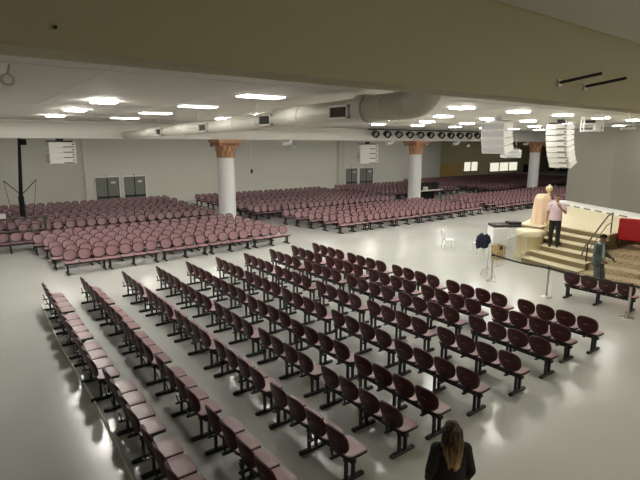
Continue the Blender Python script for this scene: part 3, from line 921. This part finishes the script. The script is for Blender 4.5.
# ------------------------------------------------------------------ belt posts, crowd barrier, white cabinet, plastic chairs
POSTS = [(14.3, 9.3), (14.09, 7.23), (14.07, 4.95), (14.0, 2.85)]
names = ['steel belt post at the crowd barrier end of the line', 'steel belt post standing in open floor left of the maroon front bench',
         'steel belt post in front of the maroon front bench', 'steel belt post near the bottom right, last of the line']
for i, (x, y) in enumerate(POSTS):
    t = empty('belt_post', (x, y, 0), 0, names[i], 'barrier post', 'belt posts before the stage')
    MB().lathe([(0.165, 0), (0.165, 0.012), (0.15, 0.025), (0.04, 0.045)], n=28).build('base', M['chrome'], t)
    MB().cyl((0, 0, 0.03), (0, 0, 0.9), 0.032, None, 16).build('post', M['chrome'], t)
    MB().cyl((0, 0, 0.88), (0, 0, 0.97), 0.04, None, 16).build('head', M['blackp'], t)
    if i < 3:
        q = Vector(POSTS[i + 1]) - Vector((x, y))
        bl = MB()
        nseg = 8
        pts = [(q.x * k / nseg, q.y * k / nseg, 0.925 - 0.05 * math.sin(PI * k / nseg)) for k in range(nseg + 1)]
        nn = Vector((q.y, -q.x)).normalized() * 0.004
        vs = []
        for p in pts:
            for sx, dz in ((1, -0.028), (1, 0.028), (-1, 0.028), (-1, -0.028)):
                vs.append((p[0] + nn.x * sx, p[1] + nn.y * sx, p[2] + dz))
        fs = []
        for k in range(nseg):
            for j in range(4):
                fs.append((k * 4 + j, k * 4 + (j + 1) % 4, k * 4 + 4 + (j + 1) % 4, k * 4 + 4 + j))
        bl.add(vs, fs); bl.build('belt', M['blackp'], t)

b0, b1 = Vector((14.65, 9.72, 0)), Vector((17.75, 10.12, 0))
bl_ = (b1 - b0).length; ba = math.atan2(b1.y - b0.y, b1.x - b0.x)
t = empty('crowd_barrier', b0, ba, 'steel crowd barrier with upright bars before the stage corner', 'barrier')
MB().tube([(0, 0, 0.12), (0, 0, 1.1), (0.05, 0, 1.18), (bl_ - 0.05, 0, 1.18), (bl_, 0, 1.1), (bl_, 0, 0.2)], 0.02, 8).cyl((0, 0, 0.25), (bl_, 0, 0.25), 0.016, None, 8).build('frame', M['chrome'], t)
for k in range(1, 16):
    x = bl_ * k / 16
    MB().cyl((x, 0, 0.25), (x, 0, 1.18), 0.008, None, 6).build('bar', M['chrome'], t)
for x in (0.06, bl_ - 0.06):
    MB().tube([(x, -0.28, 0.012), (x, -0.2, 0.22), (x, 0, 0.34), (x, 0.2, 0.22), (x, 0.28, 0.012)], 0.016, 8).build('foot', M['chrome'], t)
MB().bbox((0.9, -0.035, 0.92), (0.16, 0.06, 0.14), 0.01).build('number_plate', M['blackp'], t)

t = empty('white_cabinet', (19.3, 12.4, 0), math.radians(-30), 'white box cabinet under the black console beside the stage', 'cabinet')
MB().bbox((0, 0, 0.5), (0.72, 0.6, 0.96), 0.015).build('body', M['white'], t)
MB().box((0, -0.303, 0.5), (0.64, 0.01, 0.84)).build('front_panel', M['paper'], t)
MB().box((0, 0, 0.015), (0.66, 0.54, 0.03)).build('plinth', M['white'], t)
t = empty('mixing_console', (19.66, 12.2, 0.985), math.radians(-30), 'black mixing console lying on the white cabinet', 'console')
MB().bbox((0.0, 0, 0.06), (1.5, 0.6, 0.1), 0.015, RX(0.08)).build('body', M['blackp'], t)
MB().bbox((0.32, 0.02, 0.16), (0.56, 0.45, 0.12), 0.02).build('meter_box', M['blackp'], t)
for k in range(10): MB().box((-0.55 + k * 0.06, -0.12, 0.118), (0.02, 0.06, 0.02)).build('fader', M['chrome'], t)
t = empty('wooden_crate', (17.35, 11.05, 0), math.radians(-20), 'small ochre wooden crate behind the crowd barrier', 'crate')
for z in (0.1, 0.3, 0.5):
    MB().box((0, -0.19, z), (0.4, 0.02, 0.17)).box((0, 0.19, z), (0.4, 0.02, 0.17)).box((-0.19, 0, z), (0.02, 0.36, 0.17)).box((0.19, 0, z), (0.02, 0.36, 0.17)).build('slat_course', M['wood'], t)
MB().box((0, 0, 0.02), (0.36, 0.36, 0.02)).build('bottom', M['wood'], t)

def plastic_chair(loc, rz, lab):
    t = empty('plastic_chair', loc, rz, lab, 'chair', 'white plastic chairs')
    s_ = MB().bbox((0, 0, 0.43), (0.44, 0.42, 0.03), 0.05); s_.build('seat', M['white_plastic'], t)
    for sx in (-1, 1):
        MB().tube([(sx * 0.19, -0.18, 0.42), (sx * 0.22, -0.23, 0.0)], [0.03, 0.022], 8).build('leg', M['white_plastic'], t)
        MB().tube([(sx * 0.19, 0.18, 0.42), (sx * 0.22, 0.26, 0.0)], [0.03, 0.022], 8).build('leg', M['white_plastic'], t)
    bk = MB()
    pth = [(-0.2, 0.2, 0.43), (-0.2, 0.25, 0.65), (-0.17, 0.285, 0.82), (-0.08, 0.3, 0.88), (0.08, 0.3, 0.88), (0.17, 0.285, 0.82), (0.2, 0.25, 0.65), (0.2, 0.2, 0.43)]
    bk.tube(pth, 0.028, 8)
    for x in (-0.1, 0, 0.1): bk.box((x, 0.255, 0.65), (0.055, 0.016, 0.46), RX(math.radians(-12)))
    bk.build('backrest', M['white_plastic'], t)
    return t
plastic_chair((17.3, 13.55, 0), math.radians(55), 'white plastic chair standing alone on the open floor')
plastic_chair((17.75, 12.25, 0), math.radians(150), 'white plastic chair with a navy jacket over its back')
jk = MB(); n = 14; vs = []
prof = [(-0.06, 0.22, 0.40), (-0.05, 0.225, 0.6), (-0.03, 0.245, 0.8), (0.0, 0.30, 0.925), (0.04, 0.355, 0.86), (0.05, 0.345, 0.6), (0.05, 0.33, 0.33), (0.03, 0.325, 0.27)]
for (_, y, z) in prof:
    for i in range(n + 1):
        u = i / n * 2 - 1
        wid = 0.27 - 0.05 * max(0, (z - 0.75) / 0.2)
        vs.append((u * wid, y + 0.012 * math.sin(u * 9 + z * 7) - 0.02 * u * u, z + 0.02 * math.sin(u * 5) - 0.07 * u * u * (z > 0.7)))
fs = []
for k in range(len(prof) - 1):
    for i in range(n): fs.append((k * (n + 1) + i, k * (n + 1) + i + 1, (k + 1) * (n + 1) + i + 1, (k + 1) * (n + 1) + i))
jk.add(vs, fs, 0, True)
for sx in (-1, 1): jk.tube([(sx * 0.24, 0.34, 0.82), (sx * 0.29, 0.36, 0.6), (sx * 0.27, 0.36, 0.34)], [0.05, 0.055, 0.045], 8)
o = jk.build('jacket', M['navy'], None, (17.75, 12.25, 0), math.radians(150))
md = o.modifiers.new('thickness', 'SOLIDIFY'); md.thickness = 0.02
tag(o, 'navy jacket hung over the back of a white plastic chair', 'jacket')

# cable along the floor at the left
pts = [(1.49 + 0.03 * math.sin(y * 0.9), y, 0.012) for y in [15.6 - 0.4 * k for k in range(32)]]
pts = [(x - 0.0, y, z) for x, y, z in pts]
tag(MB().tube([(x - 0.02, y, 0.016) for x, y, z in pts], 0.022, 8).build('floor_cable', M['whiteline']), 'pale cable lying along the floor behind the leftmost row', 'cable')

# ------------------------------------------------------------------ people
def fuse(mb, name, material, voxel, parent=None, smooth=3):
    me = mb.mesh(name + '_raw', material)
    tmp = bpy.data.objects.new(name + '_raw', me); COL.objects.link(tmp)
    r = tmp.modifiers.new('r', 'REMESH'); r.mode = 'VOXEL'; r.voxel_size = voxel; r.use_smooth_shade = True
    s = tmp.modifiers.new('s', 'SMOOTH'); s.factor = 0.5; s.iterations = smooth
    dg = bpy.context.evaluated_depsgraph_get()
    out = bpy.data.meshes.new_from_object(tmp.evaluated_get(dg))
    out.name = name
    if not out.materials: out.materials.append(material)
    COL.objects.unlink(tmp); bpy.data.objects.remove(tmp); bpy.data.meshes.remove(me)
    for p in out.polygons: p.use_smooth = True
    o = bpy.data.objects.new(name, out); COL.objects.link(o)
    if parent: o.parent = parent
    return o
def hand(mb, wrist, elbow, palm_n, curl):
    w = Vector(wrist); d = (w - Vector(elbow)).normalized()
    nrm = Vector(palm_n); nrm = (nrm - d * nrm.dot(d)).normalized()
    s = d.cross(nrm).normalized()
    pc = w + d * 0.05
    R3 = Matrix((s, d, nrm)).transposed()
    mb.ell(pc, (0.042, 0.056, 0.018), 12, 8, R3 )
    for k, (off, L_) in enumerate(((-0.03, 0.07), (-0.01, 0.082), (0.011, 0.076), (0.03, 0.06))):
        p = pc + s * off + d * 0.045
        a = 0.15
        pts = [p]
        for seg in (0.45, 0.32, 0.23):
            a += curl
            p = p + (d * math.cos(a) + nrm * math.sin(a)) * L_ * seg
            pts.append(p)
        for i in range(3): mb.capsule(pts[i], pts[i + 1], 0.0095 - 0.001 * i, 0.0088 - 0.001 * i, 8)
    p = pc - s * 0.035 - d * 0.025
    q = p - s * 0.03 + d * 0.03 + nrm * 0.012
    mb.capsule(p, q, 0.012, 0.011, 8); mb.capsule(q, q + d * 0.03 - s * 0.006 + nrm * 0.012, 0.0105, 0.009, 8)
def person(lab, loc, rz, scale, P, skin, build):
    t = empty('person', loc, rz, lab, 'person'); t.scale = (scale,) * 3
    J = dict(neck=(0, 0.015, 1.47), head=(0, -0.01, 1.62), chest=(0, 0.01, 1.3), waist=(0, 0.0, 1.08), pelvis=(0, 0.01, 0.95))
    hs = P.get('shoulder', 0.185)
    for s, n in ((1, 'l'), (-1, 'r')):
        J['sh_' + n] = (s * hs, 0.01, 1.405)
        J['hip_' + n] = (s * 0.09, 0.01, 0.9)
    J.update(P['joints'])
    b = MB()
    hd = Vector(J['head']); hr = P.get('head_rot', Matrix.Identity(3))
    b.ell(hd + hr @ Vector((0, 0.012, 0.025)), (0.076, 0.094, 0.1), 20, 14, hr)      # skull
    b.ell(hd + hr @ Vector((0, -0.02, -0.05)), (0.058, 0.066, 0.075), 16, 12, hr)     # jaw
    b.ell(hd + hr @ Vector((0, -0.066, -0.105)), (0.024, 0.018, 0.016), 10, 8, hr)   # chin
    b.capsule(hd + hr @ Vector((0, -0.084, 0.012)), hd + hr @ Vector((0, -0.102, -0.028)), 0.010, 0.016, 8)  # nose
    b.ell(hd + hr @ Vector((0, -0.080, -0.066)), (0.024, 0.010, 0.008), 10, 8, hr)   # lips
    for s in (-1, 1):
        b.ell(hd + hr @ Vector((s * 0.077, 0.015, -0.005)), (0.012, 0.022, 0.032), 8, 8, hr)
        b.capsule(hd + hr @ Vector((s * 0.012, -0.083, 0.022)), hd + hr @ Vector((s * 0.05, -0.07, 0.024)), 0.010, 0.008, 8)
    b.capsule(J['neck'], hd + hr @ Vector((0, 0.015, -0.05)), 0.058, 0.054)
    b.ell(J['chest'], (0.155, 0.105, 0.2), 20, 12); b.ell(J['waist'], (0.135, 0.1, 0.17), 20, 12); b.ell(J['pelvis'], (0.155, 0.11, 0.13), 20, 12)
    b.capsule(J['sh_l'], J['sh_r'], 0.062, 0.062); b.capsule((0, 0.02, 1.42), J['neck'], 0.085, 0.06)
    for n in 'lr':
        b.capsule(J['sh_' + n], J['el_' + n], 0.053, 0.042); b.capsule(J['el_' + n], J['wr_' + n], 0.041, 0.027)
        hand(b, J['wr_' + n], J['el_' + n], P['palm_' + n], P.get('curl_' + n, 0.3))
        b.capsule(J['hip_' + n], J['kn_' + n], 0.085, 0.056); b.capsule(J['kn_' + n], J['an_' + n], 0.054, 0.038)
        a = Vector(J['an_' + n]); b.capsule(a + Vector((0, 0.03, -0.045)), a + Vector((0, -0.13, -0.052)), 0.034, 0.026)
    fuse(b, 'body', M[skin], 0.0065, t, 2)
    for s in (-1, 1):
        MB().ell(hd + hr @ Vector((s * 0.03, -0.078, 0.002)), (0.011, 0.008, 0.007), 10, 8).build('eye', M['blackp'], t)
    build(t, J, hd, hr)
    return t
def trousers(t, J, m, extra=0.016):
    b = MB()
    b.ell(Vector(J['pelvis']) + Vector((0, 0, 0.02)), (0.176, 0.134, 0.15), 20, 12)
    for n in 'lr':
        b.capsule(J['hip_' + n], J['kn_' + n], 0.1, 0.078); b.cyl(J['kn_' + n], Vector(J['an_' + n]) + Vector((0, 0, -0.02)), 0.076, 0.064)
        b.ell(J['kn_' + n], (0.077,) * 3, 12, 8)
    fuse(b, 'trousers', M[m], 0.01, t, 3)
def shoes(t, J, m):
    for n in 'lr':
        a = Vector(J['an_' + n])
        b = MB().capsule(a + Vector((0, 0.03, -0.042)), a + Vector((0, -0.14, -0.05)), 0.043, 0.034)
        b.box(a + Vector((0, -0.05, -0.075)), (0.08, 0.26, 0.022))
        fuse(b, 'shoe', M[m], 0.008, t, 2)
def top_wear(t, J, m, name, sleeve, hem, g=0.018, arm=0.015):
    b = MB()
    b.ell(J['chest'], (0.158 + g, 0.108 + g, 0.205), 20, 12); b.ell(J['waist'], (0.14 + g, 0.105 + g, 0.19), 20, 12)
    b.lathe([(1.0, hem), (0.98, 1.0), (0.92, 1.1), (0.98, 1.25)], n=24, sx=0.17 + g, sy=0.122 + g)
    b.capsule(J['sh_l'], J['sh_r'], 0.064 + g * 0.6, 0.064 + g * 0.6); b.capsule((0, 0.02, 1.41), (0, 0.018, 1.455), 0.09, 0.072)
    for n in 'lr':
        s, e, w = Vector(J['sh_' + n]), Vector(J['el_' + n]), Vector(J['wr_' + n])
        if sleeve == 'short': b.cyl(s, s.lerp(e, 0.75), 0.064 + arm, 0.056 + arm); b.ell(s, (0.07 + arm * 0.7,) * 3, 12, 8)
        else:
            b.capsule(s, e, 0.058 + arm, 0.046 + arm); b.cyl(e, w.lerp(e, 0.03), 0.046 + arm, 0.034 + arm)
    return fuse(b, name, M[m], 0.009, t, 3)
def short_hair(t, hd, hr, m):
    b = MB(); n, k = 28, 12
    vs = []; fs = []
    for a in range(k + 1):
        for i in range(n):
            u = 2 * PI * i / n
            front = math.sin(u) < 0
            lim = 0.92 if front else 1.9
            lim = 0.95 + (1 - (-math.sin(u) + 1) / 2) * 1.05
            th = lim * a / k
            r = Vector((0.083 * math.sin(th) * math.cos(u), 0.101 * math.sin(th) * math.sin(u), 0.108 * math.cos(th)))
            vs.append(hd + hr @ (Vector((0, 0.014, 0.028)) + r))
    for a in range(k):
        for i in range(n): fs.append((a * n + i, (a + 1) * n + i, (a + 1) * n + (i + 1) % n, a * n + (i + 1) % n))
    b.add(vs, fs, 0, True)
    o = b.build('hair', M[m], t)
    sd = o.modifiers.new('thickness', 'SOLIDIFY'); sd.thickness = 0.012; sd.offset = 0

# man in pink on the steps, one hand to his face
P1 = dict(joints=dict(el_r=(-0.25, 0.03, 1.13), wr_r=(-0.26, -0.05, 0.88), el_l=(0.27, -0.08, 1.16), wr_l=(0.10, -0.22, 1.36),
                      kn_l=(0.11, -0.02, 0.48), an_l=(0.12, 0.03, 0.085), kn_r=(-0.1, -0.03, 0.48), an_r=(-0.11, 0.02, 0.085)),
          palm_r=(1, 0, 0), palm_l=(-0.3, 1, 0.2), curl_l=0.5, curl_r=0.35, head_rot=RZ(0.3) @ RX(0.1))
def b1_(t, J, hd, hr):
    trousers(t, J, 'trouser'); top_wear(t, J, 'pinkshirt', 'shirt', 'short', 0.89, 0.026); shoes(t, J, 'blackp'); short_hair(t, hd, hr, 'hairgrey')
person('man in pale pink shirt and black trousers on the stage steps, hand to face', (18.62, 9.47, RI * 3), math.radians(-63), 1.18, P1, 'skin', b1_)
# man in a grey jacket, head bowed, walking before the stage
P2 = dict(joints=dict(head=(0, -0.055, 1.6), el_r=(-0.25, 0.02, 1.14), wr_r=(-0.2, -0.2, 1.0), el_l=(0.25, -0.02, 1.14), wr_l=(0.17, -0.26, 1.03),
                      kn_l=(0.1, -0.1, 0.49), an_l=(0.1, -0.1, 0.085), kn_r=(-0.1, -0.02, 0.48), an_r=(-0.1, 0.13, 0.085)),
          palm_r=(1, 0, 0), palm_l=(-1, 0, 0), curl_l=0.55, curl_r=0.45, head_rot=RX(0.42))
def b2_(t, J, hd, hr):
    trousers(t, J, 'suit'); shoes(t, J, 'blackp'); short_hair(t, hd, hr, 'hairblack')
    top_wear(t, J, 'palecloth', 'shirt', 'short', 0.86, 0.016, 0.004)
    b = MB()      # open jacket: back and sides only
    n = 26; prof = [(0.80, 1.10), (1.0, 1.04), (1.15, 1.0), (1.3, 1.06), (1.42, 0.98), (1.47, 0.55)]
    vs = []
    for z, f_ in prof:
        for i in range(n + 1):
            a = -0.30 * PI + 1.6 * PI * i / n
            vs.append((0.205 * f_ * math.cos(a), 0.152 * f_ * math.sin(a) + 0.01, z))
    fs = []
    for k in range(len(prof) - 1):
        for i in range(n): fs.append((k * (n + 1) + i, k * (n + 1) + i + 1, (k + 1) * (n + 1) + i + 1, (k + 1) * (n + 1) + i))
    b.add(vs, fs, 0, True)
    o = b.build('jacket', M['suit'], t); sd = o.modifiers.new('thickness', 'SOLIDIFY'); sd.thickness = 0.016
    for n_ in 'lr':
        s_, e, w = Vector(J['sh_' + n_]), Vector(J['el_' + n_]), Vector(J['wr_' + n_])
        c = MB().capsule(s_, e, 0.077, 0.062); c.cyl(e, w.lerp(e, 0.05), 0.06, 0.046)
        fuse(c, 'sleeve', M['suit'], 0.01, t, 2)
person('man in grey jacket over pale shirt, head bowed over a phone before the stage', (15.98, 6.62, 0), math.radians(0), 1.07, P2, 'skin_dark', b2_)
tm = math.radians(0)
ph = Vector((15.98, 6.62, 0)) + RZ(tm) @ (Vector((0.12, -0.36, 1.0)) * 1.07)
o = MB().bbox((0, 0, 0), (0.08, 0.014, 0.16), 0.006, RX(-0.5)).build('mobile_phone', M['blackp'], None, ph, tm)
tag(o, 'black mobile phone held by the man in the grey jacket', 'phone')
# woman seen from behind at the bottom edge
P3 = dict(shoulder=0.165, joints=dict(el_r=(-0.235, 0.03, 1.14), wr_r=(-0.22, -0.1, 0.93), el_l=(0.235, 0.03, 1.14), wr_l=(0.22, -0.1, 0.93),
                      kn_l=(0.09, -0.03, 0.48), an_l=(0.09, 0.03, 0.085), kn_r=(-0.09, -0.03, 0.48), an_r=(-0.1, 0.02, 0.085)),
          palm_r=(1, 0, 0), palm_l=(-1, 0, 0), curl_l=0.4, curl_r=0.4)
def b3_(t, J, hd, hr):
    trousers(t, J, 'trouser'); shoes(t, J, 'blackp')
    top_wear(t, J, 'coat', 'jacket', 'long', 0.8, 0.03, 0.018)
    b = MB(); n, k = 40, 22; vs = []; fs = []
    for a in range(k + 1):
        for i in range(n):
            u = 2 * PI * i / n
            if a <= 10:
                th = (PI / 2) * a / 10
                r = Vector((0.094 * math.sin(th) * math.cos(u), 0.112 * math.sin(th) * math.sin(u) + 0.016, 0.115 * math.cos(th) + 0.035))
                p = hd + r
            else:
                q = (a - 10) / (k - 10)
                z = hd.z + 0.035 - q * 0.40 + 0.03 * math.sin(u * 5 + 1) * q
                wd = 0.094 + 0.035 * math.sin(q * PI * 0.75) - 0.035 * q * q
                dp = 0.112 + 0.02 * q - 0.05 * q * q
                wave = 1 + 0.05 * math.sin(u * 13 + q * 3) + 0.03 * math.sin(u * 23 + q * 5)
                p = Vector((wd * math.cos(u) * wave + 0.012 * math.sin(q * 4), dp * math.sin(u) * wave + 0.016 + 0.06 * q, z))
                if math.sin(u) < -0.35: p.y = max(p.y, hd.y - 0.045 - 0.02 * q) if abs(math.cos(u)) > 0.75 else max(p.y, hd.y + 0.02)
            vs.append(p)
    for a in range(k):
        for i in range(n): fs.append((a * n + i, (a + 1) * n + i, (a + 1) * n + (i + 1) % n, a * n + (i + 1) % n))
    b.add(vs, fs, 0, True); b.add(vs, [tuple(range(k * n + n - 1, k * n - 1, -1))], 0)
    for j in range(46):       # loose locks over the fall
        u = PI * (0.02 + 0.96 * j / 45)
        x, y = math.cos(u), math.sin(u)
        L_ = rnd.uniform(0.30, 0.46)
        ph_ = rnd.uniform(0, 6)
        pts = []
        for s_ in range(8):
            q = s_ / 7
            w_ = 1.02 + 0.28 * math.sin(q * 2.2) - 0.25 * q * q
            pts.append((hd.x + 0.094 * x * w_ + 0.008 * math.sin(q * 6 + ph_), hd.y + 0.016 + 0.115 * y * (1.0 + 0.15 * q) + 0.045 * q + 0.006 * math.cos(q * 5 + ph_), hd.z + 0.06 - q * L_))
        b.tube(pts, [0.006, 0.012, 0.013, 0.013, 0.012, 0.010, 0.007, 0.002], 6)
    b.build('hair', M['hairlong'], t)
person('woman in black jacket seen from behind, long brown hair with blond ends', (4.0, 2.95, 0), math.radians(143), 0.94, P3, 'skin', b3_)
